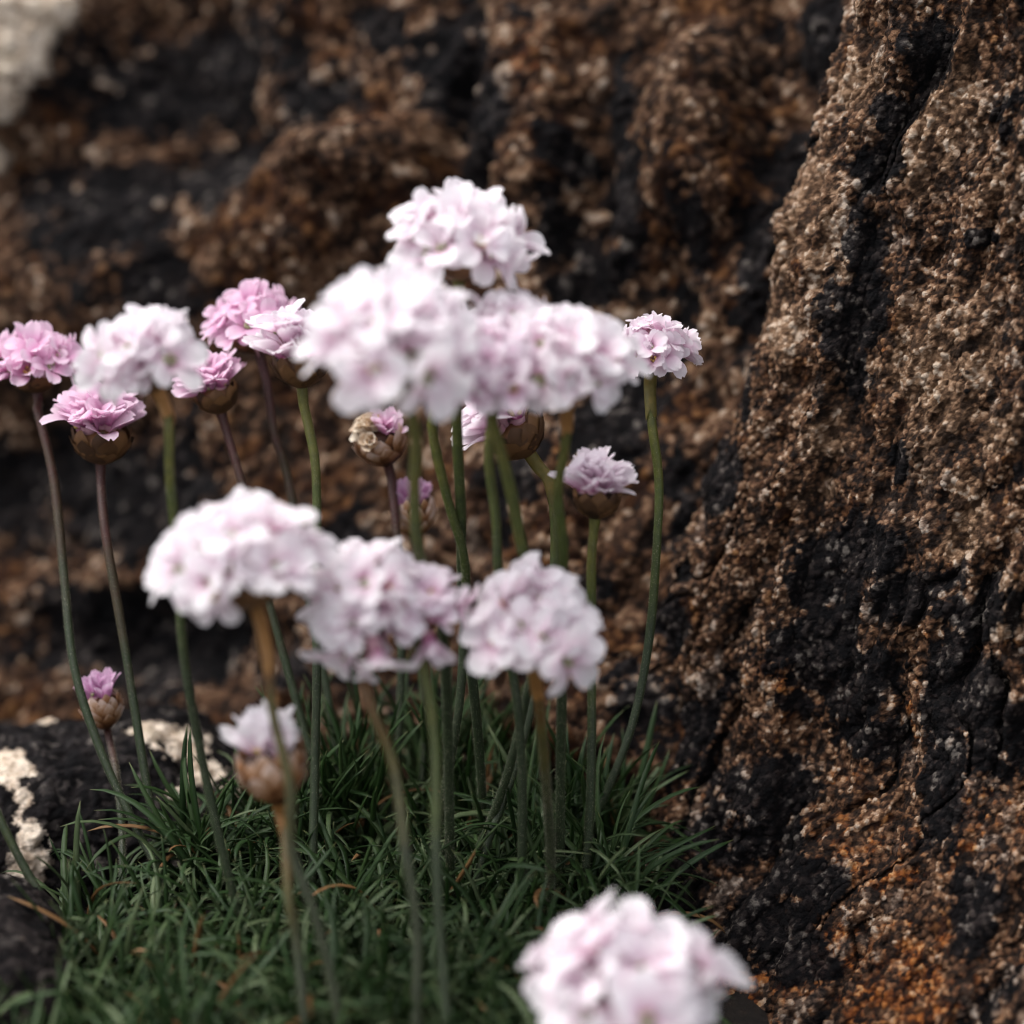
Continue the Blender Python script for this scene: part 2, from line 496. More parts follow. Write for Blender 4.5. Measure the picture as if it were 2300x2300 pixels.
    blacks = [E(1770, 110, 42, 70), E(1715, 215, 50, 60), E(1690, 320, 62, 52), E(1640, 480, 45, 70), E(1635, 590, 48, 80), E(1620, 700, 42, 62), E(1585, 590, 30, 80, .8),
              E(1724, 862, 36, 30), E(1868, 452, 26, 26), E(1560, 190, 20, 80, .8), E(1480, 520, 16, 90, .8), E(1420, 740, 26, 90, .8), E(1375, 900, 45, 90, .9),
              E(1570, 1080, 60, 60), E(1660, 1030, 70, 60), E(1745, 1120, 90, 60), E(1560, 1230, 80, 70), E(1640, 1290, 70, 80), E(1500, 1330, 50, 50, .7), E(1660, 1390, 60, 45),
              E(1860, 1160, 80, 60), E(1800, 1300, 40, 130), E(1880, 1330, 60, 90), E(1820, 1480, 50, 90), E(1470, 1470, 80, 60), E(1420, 1560, 60, 80, .9), E(1500, 1560, 80, 40, .8),
              E(1600, 1650, 70, 50), E(1520, 1740, 80, 60), E(1620, 1780, 60, 50), E(1380, 1720, 60, 120, .95), E(1420, 1860, 70, 90, .9), E(1330, 1380, 50, 110, .8), E(1300, 1150, 40, 90, .8),
              E(1560, 1890, 60, 30, .7), E(1700, 1900, 50, 30, .7), E(1900, 1700, 40, 60, .7), E(1895, 620, 30, 50, .7), E(1840, 720, 25, 40, .6), E(1920, 180, 40, 60, .7)]
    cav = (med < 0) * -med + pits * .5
    dark = blob_mask(pq, blacks, wv) * .95 + .74 * nz + .085 + .30 * cav + .36 * crack  # black patches, plus darkened pits, hollows and cracks
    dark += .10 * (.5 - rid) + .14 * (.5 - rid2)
    low = sstep(F.pq(1700, 1000)[1], F.pq(1700, 1400)[1], QA)
    dark += low * .05  # lower face: darker lichen plus weaker sky light put into the colour
    # the black crust has its own finer, flatter relief
    dk = sstep(.42, .60, dark)
    v = body + tn * (crumbs * (1 - .55 * dk) + dk * (.0003 + .00045 * fbm(body * 1000, 3, 131, .6)))[:, None]
    rusts = [E(1720, 1365, 20, 60, .75), E(1790, 1830, 110, 70, .75), E(1650, 1780, 50, 70, .6), E(1850, 1900, 90, 60, .7), E(1610, 1290, 60, 20, .5), E(1510, 1290, 60, 40, .4),
             E(1700, 690, 40, 90, .35), E(1680, 1600, 120, 60, .45), E(1720, 50, 60, 60, .35), E(1560, 1830, 80, 50, .45), E(1880, 1520, 70, 80, .4)]
    rust = blob_mask(pq, rusts, wv) * .50 + .16 + .16 * low + .50 * fbm(loc * 190, 4, 111, .65) + .20 * (rid - .5)
    pales = [E(1850, 980, 42, 75, 1.0), E(1800, 250, 120, 130, .55), E(1560, 400, 70, 200, .5), E(1580, 820, 45, 60, .6), E(1780, 700, 120, 150, .55), E(1890, 820, 70, 80, .5),
             E(1640, 150, 60, 130, .5), E(1560, 930, 80, 60, .35), E(1500, 650, 60, 140, .4), E(1930, 1150, 30, 60, .7), E(1900, 350, 70, 90, .5)]
    pale = np.clip(sstep(.18, .52, blob_mask(pq, pales, wv) - .45 * nz + .12 * (rid2 - .5)) * (.35 + .9 * rid2), 0, 1)
    quads = grid_quads(ns, nq)
    me = np_mesh('rock', v, quads)
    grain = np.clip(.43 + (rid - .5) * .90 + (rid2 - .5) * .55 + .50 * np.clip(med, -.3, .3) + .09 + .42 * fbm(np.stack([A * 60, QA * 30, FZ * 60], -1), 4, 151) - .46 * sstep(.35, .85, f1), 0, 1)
    hue = np.clip(.5 + (rid2 - .5) * .55 + .5 * fbm(loc * 60, 3, 121), 0, 1)
    attr(me, 'hue', hue)
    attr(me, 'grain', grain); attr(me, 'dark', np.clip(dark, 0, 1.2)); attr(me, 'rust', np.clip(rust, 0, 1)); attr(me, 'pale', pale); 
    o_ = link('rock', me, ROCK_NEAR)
    tag(o_, 'steep brown granite rock with black lichen streaks and rust stains beside the leaf cushion', 'rock', 'rocks around the flowers')
    return F
FA = make_near_rock()

# --- the wall of rock behind the flowers
def make_back_rock():
    F = PlaneFrame(at(0, 0, .582), at(1500, 0, .506), at(700, 1500, .502))
    p0 = F.pq(-420, 600)[0]; p1 = F.pq(1950, 600)[0]
    q0 = F.pq(700, 1900)[1]; q1 = F.pq(700, -380)[1]
    step = .00052
    npn, nqn = int((p1 - p0) / step), int((q1 - q0) / step)
    P, Q = np.meshgrid(np.linspace(p0, p1, npn), np.linspace(q0, q1, nqn), indexing='ij')
    pa, qa = P.ravel(), Q.ravel()
    e1, e2, n, o = (np.array(v) for v in (F.e1, F.e2, F.n, F.o))
    base = o + pa[:, None] * e1 + qa[:, None] * e2
    pq = np.stack([pa, qa], -1)
    loc = np.stack([pa, qa, 0 * pa], -1)
    E = F.ellipse
    wx = fbm(loc * 26, 3, 201); wy = fbm(loc * 26 + 50, 3, 202)
    pw = pq + np.stack([wx, wy], -1) * .014
    def bump(lst, soft=1.0):
        m = np.zeros(len(pa))
        for cp, cq, rp, rq, s in lst:
            d = np.sqrt(((pw[:, 0] - cp) / rp) ** 2 + ((pw[:, 1] - cq) / rq) ** 2)
            m += s * (1 - sstep(.35, 1.2, d))
        return m
    shape = bump([E(620, 420, 230, 170, .014), E(760, 330, 150, 90, .010), E(1010, 220, 120, 220, .009), E(150, 560, 230, 200, .010), E(40, 120, 150, 200, .024),
                  E(360, 130, 190, 200, -.012), E(430, 300, 120, 110, -.008), E(900, 330, 60, 260, -.006), E(1120, 420, 60, 230, -.009), E(1200, 640, 120, 170, -.007),
                  E(1330, 250, 110, 260, .012), E(1500, 150, 70, 400, -.006), E(150, 950, 260, 190, -.010), E(620, 900, 250, 250, -.004), E(1080, 1000, 180, 260, .006),
                  E(1150, 1350, 160, 160, .006), E(300, 1200, 250, 120, -.016)])
    rid_ = fbm(np.stack([(pa - .35 * qa) * 42 + wx * .8, qa * 26, 0 * pa], -1), 4, 211, .5, True)
    med = fbm(loc * 120, 5, 221, .62)
    disp = shape + rid_ * .0052 + fbm(loc * 20, 3, 251) * .007 + med * .0040
    body = base + np.array(n) * disp[:, None]
    tn = grid_normals(body, npn, nqn, np.broadcast_to(n, base.shape))
    f1, ed1, rid = grain_fields(body, .0019, 231)
    g1, ed2, rid2 = grain_fields(body, .0048, 241)
    v = body + tn * ((.55 - f1) * .0012 * (.4 + rid) + (.5 - g1) * .0026 * rid2)[:, None]
    nz = fbm(loc * 55, 6, 261, .66)
    wv = np.stack([fbm(loc * 70, 4, 262, .6), fbm(loc * 70 + 31, 4, 263, .6)], -1) * .012
    blacks = [E(870, 130, 100, 120), E(930, 280, 80, 120), E(1000, 60, 50, 40, .7), E(1090, 300, 45, 60), E(1050, 430, 40, 90), E(1180, 200, 25, 160, .9), E(1200, 420, 90, 160, .8), E(1130, 520, 110, 90), E(1230, 640, 130, 110, .9),  # black lichen patches, and the shade of hollows painted in as black
              E(360, 120, 220, 130), E(250, 420, 150, 130), E(420, 330, 120, 110), E(120, 380, 90, 70, .8), E(330, 560, 120, 80, .9), E(150, 900, 240, 160, 1.0), E(380, 1010, 160, 140, .85), E(250, 1200, 320, 130, 1.0),
              E(650, 1010, 110, 90, .7), E(1000, 900, 90, 130, .7), E(1170, 800, 110, 100, .9), E(620, 180, 120, 90, .8), E(700, 60, 100, 60, .7), E(1290, 950, 60, 160, .9), E(1240, 1330, 70, 150, .8), E(1110, 1180, 60, 90, .5),
              E(1560, 60, 60, 160, .9), E(1500, 320, 60, 170, .9), E(1430, 560, 60, 160, .9), E(560, 1250, 140, 80, .7), E(820, 1290, 120, 60, .6), E(1440, 60, 70, 60, .5), E(1330, 440, 40, 120, .7)]  # leading entries: crevice shade along the near rock's edge, painted black
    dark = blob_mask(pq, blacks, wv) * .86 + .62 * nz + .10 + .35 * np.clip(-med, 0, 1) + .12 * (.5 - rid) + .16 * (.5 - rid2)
    rusts = [E(1010, 200, 120, 180, .45), E(720, 270, 120, 60, .5), E(560, 300, 100, 50, .4), E(100, 250, 70, 60, .4), E(500, 560, 100, 80, .4), E(1100, 1060, 100, 200, .35), E(1290, 200, 100, 200, .3)]
    rust = blob_mask(pq, rusts, wv) + .06 + .32 * fbm(loc * 90, 4, 271, .6)
    pales = [E(600, 340, 190, 60, .5), E(450, 400, 50, 50, .6), E(40, 280, 90, 60, .8), E(130, 110, 60, 120, .6), E(1330, 200, 90, 250, .4), E(900, 25, 25, 20, 1), E(430, 1050, 60, 60, .3)]
    pale = np.clip(sstep(.28, .62, blob_mask(pq, pales, wv) + .4 * nz) * (.2 + 1.0 * rid2), 0, 1)
    hue = np.clip(.34 + (rid2 - .5) * .6 + .5 * fbm(loc * 50, 3, 272), 0, 1)
    # thickness: the border of the sheet runs 6 cm back
    border = np.concatenate([np.arange(npn) * nqn, (npn - 1) * nqn + np.arange(1, nqn), (np.arange(npn - 1)[::-1]) * nqn + nqn - 1, np.arange(1, nqn - 1)[::-1]])
    back = v[border] - np.array(n) * .06
    nb = len(border); k = np.arange(nb)
    rim = np.stack([border, border[(k + 1) % nb], len(v) + (k + 1) % nb, len(v) + k], -1)
    V = np.concatenate([v, back])
    me = np_mesh('rock', V, np.concatenate([grid_quads(npn, nqn), rim]))
    def ext(a, f=0.0): return np.concatenate([a, a[border]])
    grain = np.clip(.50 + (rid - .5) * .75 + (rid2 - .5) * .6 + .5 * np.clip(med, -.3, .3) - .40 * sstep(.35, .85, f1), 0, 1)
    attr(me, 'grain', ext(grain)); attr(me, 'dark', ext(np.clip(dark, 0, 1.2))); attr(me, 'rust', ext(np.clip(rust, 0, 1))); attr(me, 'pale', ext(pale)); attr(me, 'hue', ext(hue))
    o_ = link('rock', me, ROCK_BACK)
    tag(o_, 'dark brown and black rock wall with ledges and hollows behind all the flowers', 'rock', 'rocks around the flowers')
    # white lichen crust in the upper left corner
    G = v.reshape(npn, nqn, 3)
    rel = v - np.array(CAM); dep = rel @ np.array(FWD)
    sx = (rel @ np.array(RIGHT) / (KW * dep) + .5) * IMG; sy = (.5 - rel @ np.array(UP) / (KW * dep)) * IMG
    lm = blob_mask(np.stack([sx, sy], -1), [(20, 60, 90, 130, 1), (0, 190, 60, 50, .9), (95, 20, 60, 50, .9), (-40, 300, 70, 50, .8), (-90, 100, 110, 160, 1)], wv * 3000) * 1.15
    lm = lm + .55 * fbm(loc * 130, 5, 281, .65)
    crust('lichen', V[:npn * nqn], grid_quads(npn, nqn), lm, n, .5, .0009, o_)
    return F

def crust(name, v, quads, mask, n, thr, thick, parent, label=None):
    keep = mask[quads].mean(1) > thr
    q = quads[keep]
    if len(q) < 6:
        return None
    used, inv = np.unique(q.ravel(), return_inverse=True)
    q = inv.reshape(-1, 4)
    base = v[used]
    m = mask[used]
    nn = np.array(n) if np.ndim(n) == 1 else np.asarray(n)[used]
    lift = sstep(thr - .05, thr + .25, m)[:, None] * thick + .00012 + (fbm(base * 500, 3, 77) * thick * .5)[:, None]
    me = np_mesh(name, base + nn * lift, q)
    attr(me, 'cover', sstep(thr - .05, thr + .30, m))
    o = link(name, me, LICHEN, parent)
    return o
FB = make_back_rock()

# --- loose boulders: rounded blocks
def boulder(center, half, axes, res, seed, mat, amp, grain, label, power=4.0, dark_bias=0.0, lichen=None, keep_low=None):
    vs, qs, off = [], [], 0
    t = np.linspace(-1, 1, res)
    U, W = np.meshgrid(t, t, indexing='ij')
    one = np.ones_like(U)
    for fx, flip in (((one, U, W), 0), ((-one, U, W), 1), ((U, one, W), 1), ((U, -one, W), 0), ((U, W, one), 0), ((U, W, -one), 1)):
        p = np.stack([f.ravel() for f in fx], -1)
        q = grid_quads(res, res, off=off)
        vs.append(p); qs.append(q[:, ::-1] if flip else q); off += len(p)
    p = np.concatenate(vs); quads = np.concatenate(qs)
    # weld the seams of the six sides
    key = np.round(p * 1e4).astype(np.int64)
    _, first, inv = np.unique(key, axis=0, return_index=True, return_inverse=True)
    p = p[first]; quads = inv.ravel()[quads]
    d = p / (np.abs(p) ** power).sum(1)[:, None] ** (1 / power)
    g = np.sign(d) * np.abs(d) ** (power - 1)
    ax = np.array([np.array(a) for a in axes])
    hv = np.array(half)
    world = np.array(center) + (d * hv) @ ax
    nrm = (g / hv) @ ax
    nrm /= np.linalg.norm(nrm, axis=1)[:, None]
    f1, ed1, rid = grain_fields(world, grain, seed)
    g1, _, rid2 = grain_fields(world, grain * 2.4, seed + 9)
    disp = amp * (fbm(world * 35, 4, seed + 20) * 1.0 + fbm(world * 90, 4, seed + 21, .5, True) * .6 + fbm(world * 220, 4, seed + 22, .6) * .5) + (.5 - f1) * grain * .45 + (.5 - g1) * grain * .5 * rid2
    v = world + nrm * disp[:, None]
    c = v.mean(0)
    me = np_mesh('rock', v - np.array(center), quads)
    nz = fbm(world * 60, 6, seed + 30, .66)
    attr(me, 'grain', np.clip(.45 + (rid - .5) * .85 + (rid2 - .5) * .4, 0, 1)); attr(me, 'hue', np.clip(.5 + (rid2 - .5) * .6, 0, 1))
    attr(me, 'dark', np.clip(dark_bias + .5 * nz, 0, 1.2)); attr(me, 'rust', np.clip(.12 + .3 * nz, 0, 1))
    attr(me, 'pale', np.clip(.2 * rid2, 0, 1)); 
    o = link('rock', me, mat); o.location = center
    tag(o, label, 'rock', 'rocks around the flowers')
    if lichen:
        rel = v - np.array(CAM); dep = rel @ np.array(FWD)
        sx = (rel @ np.array(RIGHT) / (KW * dep) + .5) * IMG; sy = (.5 - rel @ np.array(UP) / (KW * dep)) * IMG
        facing = ((-rel) * nrm).sum(1) > 0
        for pts in lichen:
            m = blob_mask(np.stack([sx, sy], -1), pts) * .98 * facing
            m = m + .75 * fbm(v * np.array([230., 230., 330.]), 6, seed + 40, .72) * 1.15
            crust('lichen', v - np.array(center), quads, m, nrm, .5, .0004, o)
    return o

# black boulder at the back left of the cushion, patched with white lichen
cD = at(165, 1622, .492)
def D(x, y, d): return at(x, y, d)
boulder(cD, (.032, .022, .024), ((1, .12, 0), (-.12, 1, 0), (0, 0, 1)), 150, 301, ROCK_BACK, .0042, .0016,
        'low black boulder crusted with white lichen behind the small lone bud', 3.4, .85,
        lichen=[[(295, 1385, 60, 30, 1), (350, 1410, 55, 36, 1), (390, 1460, 50, 38, 1), (430, 1495, 36, 24, 1), (345, 1505, 40, 26, 1)],
                [(18, 1455, 48, 50, 1), (45, 1500, 30, 30, .9)], [(55, 1575, 40, 44, 1), (58, 1630, 48, 44, 1), (40, 1690, 36, 36, .9)], [(92, 1362, 28, 9, .95)]])
boulder(at(-60, 1905, .425), (.018, .020, .018), ((.95, .3, 0), (-.3, .95, 0), (0, 0, 1)), 70, 331, ROCK_NEAR, .0030, .0015,
        'small dark speckled rock at the outer rim of the cushion below the black boulder', 3.0, .70)

# ------------------------------------------------------------------ cushion of leaves
def catmull(pts, n):
    pts = [Vector(p) for p in pts]
    P = [pts[0] * 2 - pts[1]] + pts + [pts[-1] * 2 - pts[-2]]
    seg = [(pts[i + 1] - pts[i]).length for i in range(len(pts) - 1)]
    tot = sum(seg); outp = []
    for k in range(n):
        s = tot * k / (n - 1); i = 0
        while i < len(seg) - 1 and s > seg[i]:
            s -= seg[i]; i += 1
        t = min(1, s / max(seg[i], 1e-9))
        a, b, c, d = P[i], P[i + 1], P[i + 2], P[i + 3]
        outp.append(.5 * ((2 * b) + (c - a) * t + (2 * a - 5 * b + 4 * c - d) * t * t + (3 * b - a - 3 * c + d) * t ** 3))
    return outp

def leaf_mesh(k):
    """a fleshy grooved linear leaf of length 1 along +X, arching; returns vertices and quads"""
    r = random.Random(100 + k)
    nseg = 9
    el = math.radians(r.uniform(38, 86)); bend = math.radians(r.uniform(55, 140)); side = math.radians(r.uniform(-55, 55))
    if k % 6 == 0: el = math.radians(r.uniform(65, 88)); bend = math.radians(r.uniform(5, 35))
    p = Vector((0, 0, 0)); pts = [p.copy()]; dirs = []
    for i in range(nseg):
        t = (i + .5) / nseg
        e = el - bend * t ** 1.2; a = side * t * t
        d = Vector((math.cos(e) * math.cos(a), math.cos(e) * math.sin(a), math.sin(e))); dirs.append(d)
        p = p + d / nseg; pts.append(p.copy())
    dirs.append(dirs[-1])
    hw = r.uniform(.0155, .0215)
    tw = r.uniform(-.7, .7)
    V = []
    for i, (q, d) in enumerate(zip(pts, dirs)):
        t = i / nseg
        w = hw * (.75 + .35 * math.sin(math.pi * min(1, t * 1.1))) * (1 if t < .86 else max(.10, 1 - ((t - .86) / .14) ** 1.6 * .9))
        s = d.cross(Vector((0, 0, 1)))
        s = s.normalized() if s.length > 1e-4 else Vector((0, 1, 0))
        up = s.cross(d).normalized()
        ang = tw * t
        s, up = s * math.cos(ang) + up * math.sin(ang), up * math.cos(ang) - s * math.sin(ang)
        V += [q + s * w + up * w * .30, q + up * w * .02, q - s * w + up * w * .30, q - up * w * .50]
    Q = [tuple(x) for x in grid_quads(nseg + 1, 4, True)] + [(0, 1, 2, 3)]
    top = nseg * 4; Q.append((top + 3, top + 2, top + 1, top))
    along = np.repeat(np.arange(nseg + 1) / nseg, 4)
    return np.array([list(v) for v in V]), np.array(Q), along

LEAVES = [leaf_mesh(k) for k in range(36)]
leaf_data = []
for k, (v, q, al) in enumerate(LEAVES):
    me = np_mesh('leaf', v, q); attr(me, 'along', al); attr(me, 'tint', np.full(len(v), random.random() * .88)); me.materials.append(LEAF); leaf_data.append(me)

def make_cushion():
    poly_px = [(-60, 2250), (-40, 2020), (60, 1850), (150, 1740), (300, 1650), (480, 1560), (640, 1490), (850, 1465), (1050, 1465), (1140, 1490), (1185, 1570), (1190, 1700), (1195, 1850), (1240, 2060), (1250, 2260), (600, 2330)]
    poly = []
    for x, y in poly_px:
        p = at(x, y, on_height(x, y, .012)); poly.append((p.x, p.y))
    def inside(x, y):
        c = False; j = len(poly) - 1
        for i in range(len(poly)):
            (xi, yi), (xj, yj) = poly[i], poly[j]
            if (yi > y) != (yj > y) and x < (xj - xi) * (y - yi) / (yj - yi) + xi: c = not c
            j = i
        return c
    xs = [p[0] for p in poly]; ys = [p[1] for p in poly]
    cx, cy = sum(xs) / len(xs), sum(ys) / len(ys)
    root = bpy.data.objects.new('leaf_cushion', None); COL.objects.link(root); root.location = (cx, cy, 0)
    root.empty_display_size = .02
    tag(root, 'dense dark green cushion of narrow curling leaves under the flowers', 'plant')
    rosettes = []
    while len(rosettes) < 128:
        x, y = random.uniform(min(xs), max(xs)), random.uniform(min(ys), max(ys))
        if inside(x, y) and all((x - a) ** 2 + (y - b) ** 2 > .0060 ** 2 for a, b in rosettes): rosettes.append((x, y))
    items = []
    back_y = at(800, 1500, on_height(800, 1500, .012)).y
    for (x, y) in rosettes:
        mound = .006 + .004 * math.sin(x * 90) * math.cos(y * 80) + random.uniform(-.003, .004)
        is_back = y > back_y - .018
        for j in range(random.randint(33, 45)):
            k = random.randrange(36)
            L = random.uniform(.015, .029)
            if is_back and random.random() < .45: k = random.choice([0, 6, 12, 18, 24, 30]); L *= 1.15
            az = random.uniform(0, 2 * math.pi)
            px, py = x + random.gauss(0, .0022), y + random.gauss(0, .0022)
            z = max(0, mound + random.uniform(-.004, .003))
            M = Matrix.Translation((px - cx, py - cy, z)) @ Matrix.Rotation(az, 4, 'Z') @ Matrix.Rotation(random.gauss(0, .18), 4, 'X') @ Matrix.Scale(L, 4)
            v = LEAVES[k][0]; tip = M @ Vector(v[len(v) * 3 // 4])
            w = tip + Vector((cx, cy, 0)) - CAM
            dd = w.dot(FWD); ux = w.dot(RIGHT) / (KW * dd); uy = w.dot(UP) / (KW * dd)
            vis = abs(ux) < .5 and abs(uy) < .5
            items.append((tip.z + (.0 if vis else -1) + random.uniform(0, .004), k, M))
    items.sort(key=lambda t: -t[0])
    for _, k, M in items[:300]:
        o = link('leaf', leaf_data[k], None, root); o.matrix_basis = M
    V, Q, A, T, off = [], [], [], [], 0
    for _, k, M in items[300:]:
        v, q, al = LEAVES[k]
        m = np.array(M); V.append(v @ m[:3, :3].T + m[:3, 3]); Q.append(q + off); A.append(al); T.append(np.full(len(v), random.random() * .85 if random.random() > .028 else 1.1)); off += len(v)
    me = np_mesh('leaves', np.concatenate(V), np.concatenate(Q)); attr(me, 'along', np.concatenate(A)); attr(me, 'tint', np.concatenate(T))
    o = link('leaves', me, LEAF, root); tag(o, kind='stuff')
    # dry orange scraps caught between the leaves
    lv, lq, _ = LEAVES[3]
    for (x, y) in [(720, 1757), (435, 1610), (615, 1590), (640, 1760), (330, 1925), (1010, 1755), (470, 1600), (690, 1800), (800, 1640), (250, 1800), (560, 1690), (1090, 1840), (905, 1890), (740, 1885)]:
        p = at(x, y, on_height(x, y, .021))
        s = random.uniform(.0022, .0045)
        V2 = lv.copy(); V2[:, 1] *= 5; V2[:, 2] = V2[:, 2] * .35 + .08 * np.sin(V2[:, 0] * 7)
        me = np_mesh('dry_scrap', V2, lq)
        o = link('dry_scrap', me, LITTER, root)
        o.matrix_basis = Matrix.Translation((p.x - cx, p.y - cy, p.z)) @ Matrix.Rotation(random.uniform(0, 6), 4, 'Z') @ Matrix.Rotation(random.uniform(-.6, .6), 4, 'Y') @ Matrix.Scale(s, 4)
    return root
make_cushion()

# ------------------------------------------------------------------ flower pieces
def petal_mesh(k, spread, length=1.0, width=.40):
    """one petal, base at the throat, opening away from +Z towards +X"""
    r = random.Random(500 + k)
    nu, nw = 9, 7
    a0 = math.radians(8); a1 = math.radians(spread); a2 = math.radians(spread + r.uniform(8, 30))
    path = []; x, z = .10, -.20
    for i in range(nu):
        u = i / (nu - 1)
        a = a0 + (a1 - a0) * min(1, u / .45) if u < .45 else a1 + (a2 - a1) * (u - .45) / .55
        path.append((x, z, a))
        x += math.sin(a) / (nu - 1) * length * 1.15; z += math.cos(a) / (nu - 1) * length * 1.15
    V, al = [], []
    ph = r.uniform(0, 6); cup = r.uniform(.10, .32)
    wd = width * r.uniform(.9, 1.12)
    for i in range(nu):
        u = i / (nu - 1)
        if u < .68: w = wd * (.16 + .84 * (math.sin(u / .68 * math.pi / 2)) ** 1.5)
        else: w = wd * math.sqrt(max(0.035, 1 - ((u - .68) / .335) ** 2.6))
        x, z, a = path[i]
        for j in range(nw):
            s = (j / (nw - 1)) * 2 - 1
            notch = -.07 * max(0, 1 - abs(s) * 2.2) * max(0, (u - .8) / .2)
            lift = cup * (s * w) ** 2 / wd + .035 * math.sin(s * 5 + ph) * u * u
            dx, dz = math.sin(a), math.cos(a)
            V.append((x + dx * notch - dz * lift, s * w, z + dz * notch + dx * lift)); al.append(u)
    me = np_mesh('petal', V, grid_quads(nu, nw)); attr(me, 'along', al)
    return me

def petal_set(mat, tagname):
    res = {}
    for kind, spread in (('open', 66), ('half', 42), ('shut', 15)):
        L = []
        for k in range(5):
            me = petal_mesh(k + {'open': 0, 'half': 20, 'shut': 40}[kind], spread + random.uniform(-13, 13), 1.0, {'open': .32, 'half': .30, 'shut': .22}[kind])
            me.materials.append(mat); L.append(me)
        res[kind] = L
    return res
PETALS = {'pale': petal_set(PETAL_PALE, 'pale'), 'pink': petal_set(PETAL_PINK, 'pink'), 'mid': petal_set(PETAL_MID, 'mid'), 'lilac': petal_set(PETAL_LILAC, 'lilac')}

def revolve(profile, ns=10):
    V = []
    for (r, z) in profile:
        for j in range(ns):
            a = 2 * math.pi * j / ns
            V.append((r * math.cos(a), r * math.sin(a), z))
    return np.array(V), grid_quads(len(profile), ns, True)

v, q = revolve([(.02, -1.5), (.08, -1.1), (.12, -.7), (.17, -.25), (.20, -.02), (.16, -.06), (.10, -.16), (.01, -.20)], 10)
CALYX_ME = np_mesh('floret', v, q); CALYX_ME.materials.append(CALYX)
v2 = v.copy(); v2[:, 2] = np.where(v2[:, 2] < -.25, -.25 + (v2[:, 2] + .25) * .35, v2[:, 2])
CALYX_SHORT = np_mesh('floret', v2, q); CALYX_SHORT.materials.append(CALYX)

def stamen_mesh(k):
    r = random.Random(900 + k)
    V, Q, off = [], [], 0
    for j in range(5):
        a = 2 * math.pi * j / 5 + r.uniform(-.3, .3); rr = r.uniform(.08, .17); h = r.uniform(.0, .13)
        v, q = revolve([(.012, -.15), (.012, h - .04), (.060, h), (.075, h + .05), (.045, h + .10), (.005, h + .115)], 6)
        lean = np.clip((v[:, 2] + .15) / (h + .15), 0, 1)
        v[:, 0] += math.cos(a) * (.03 + (rr - .03) * lean); v[:, 1] += math.sin(a) * (.03 + (rr - .03) * lean)
        V.append(v); Q.append(q + off); off += len(v)
    me = np_mesh('stamens', np.concatenate(V), np.concatenate(Q))
    me.materials.append(ANTHER if k < 2 else STYLE)
    return me
STAMENS = [stamen_mesh(k) for k in range(4)]

def bract_mesh(k):
    r = random.Random(700 + k); nu, nw = 6, 5; V = []
    for i in range(nu):
        u = i / (nu - 1)
        w = .36 * math.sin(math.pi * (.14 + .80 * u)) ** .8 * (1 if u < .75 else 1 - .55 * (u - .75) / .25)
        for j in range(nw):
            s = j / (nw - 1) * 2 - 1
            V.append((.10 * math.sin(u * 2.6) - .20 * (s * w) ** 2 / .36 + .05 * r.uniform(-1, 1) * u, s * w, u))
    me = np_mesh('bract', V, grid_quads(nu, nw)); attr(me, 'along', np.repeat(np.arange(nu) / (nu - 1), nw)); return me
BRACTS = {}
for nm, m in (('dark', BRACT_DARK), ('tan', BRACT_TAN)):
    BRACTS[nm] = []
    for k in range(4):
        me = bract_mesh(k); me.materials.append(m); BRACTS[nm].append(me)

def frame(axis):
    z = axis.normalized()
    x = Vector((0, 0, 1)).cross(z)
    x = x.normalized() if x.length > 1e-3 else Vector((1, 0, 0))
    y = z.cross(x)
    return Matrix((x, y, z)).transposed().to_4x4()

def tube(pts, radii, ns=10):
    """tube along points; returns vertices, quads, parameter along, and the rings' frames"""
    V, fr = [], []
    prev = None
    for i, p in enumerate(pts):
        d = (pts[min(i + 1, len(pts) - 1)] - pts[max(i - 1, 0)]).normalized()
        if prev is None: x = d.orthogonal().normalized()
        else: x = (prev - d * prev.dot(d)).normalized()
        prev = x; y = d.cross(x); fr.append((p, x, y, d))
        for j in range(ns):
            a = 2 * math.pi * j / ns
            V.append(p + (x * math.cos(a) + y * math.sin(a)) * radii[i])
    return np.array([list(v) for v in V]), grid_quads(len(pts), ns, True), fr

GROUP = 'thrift flowers growing from the cushion'

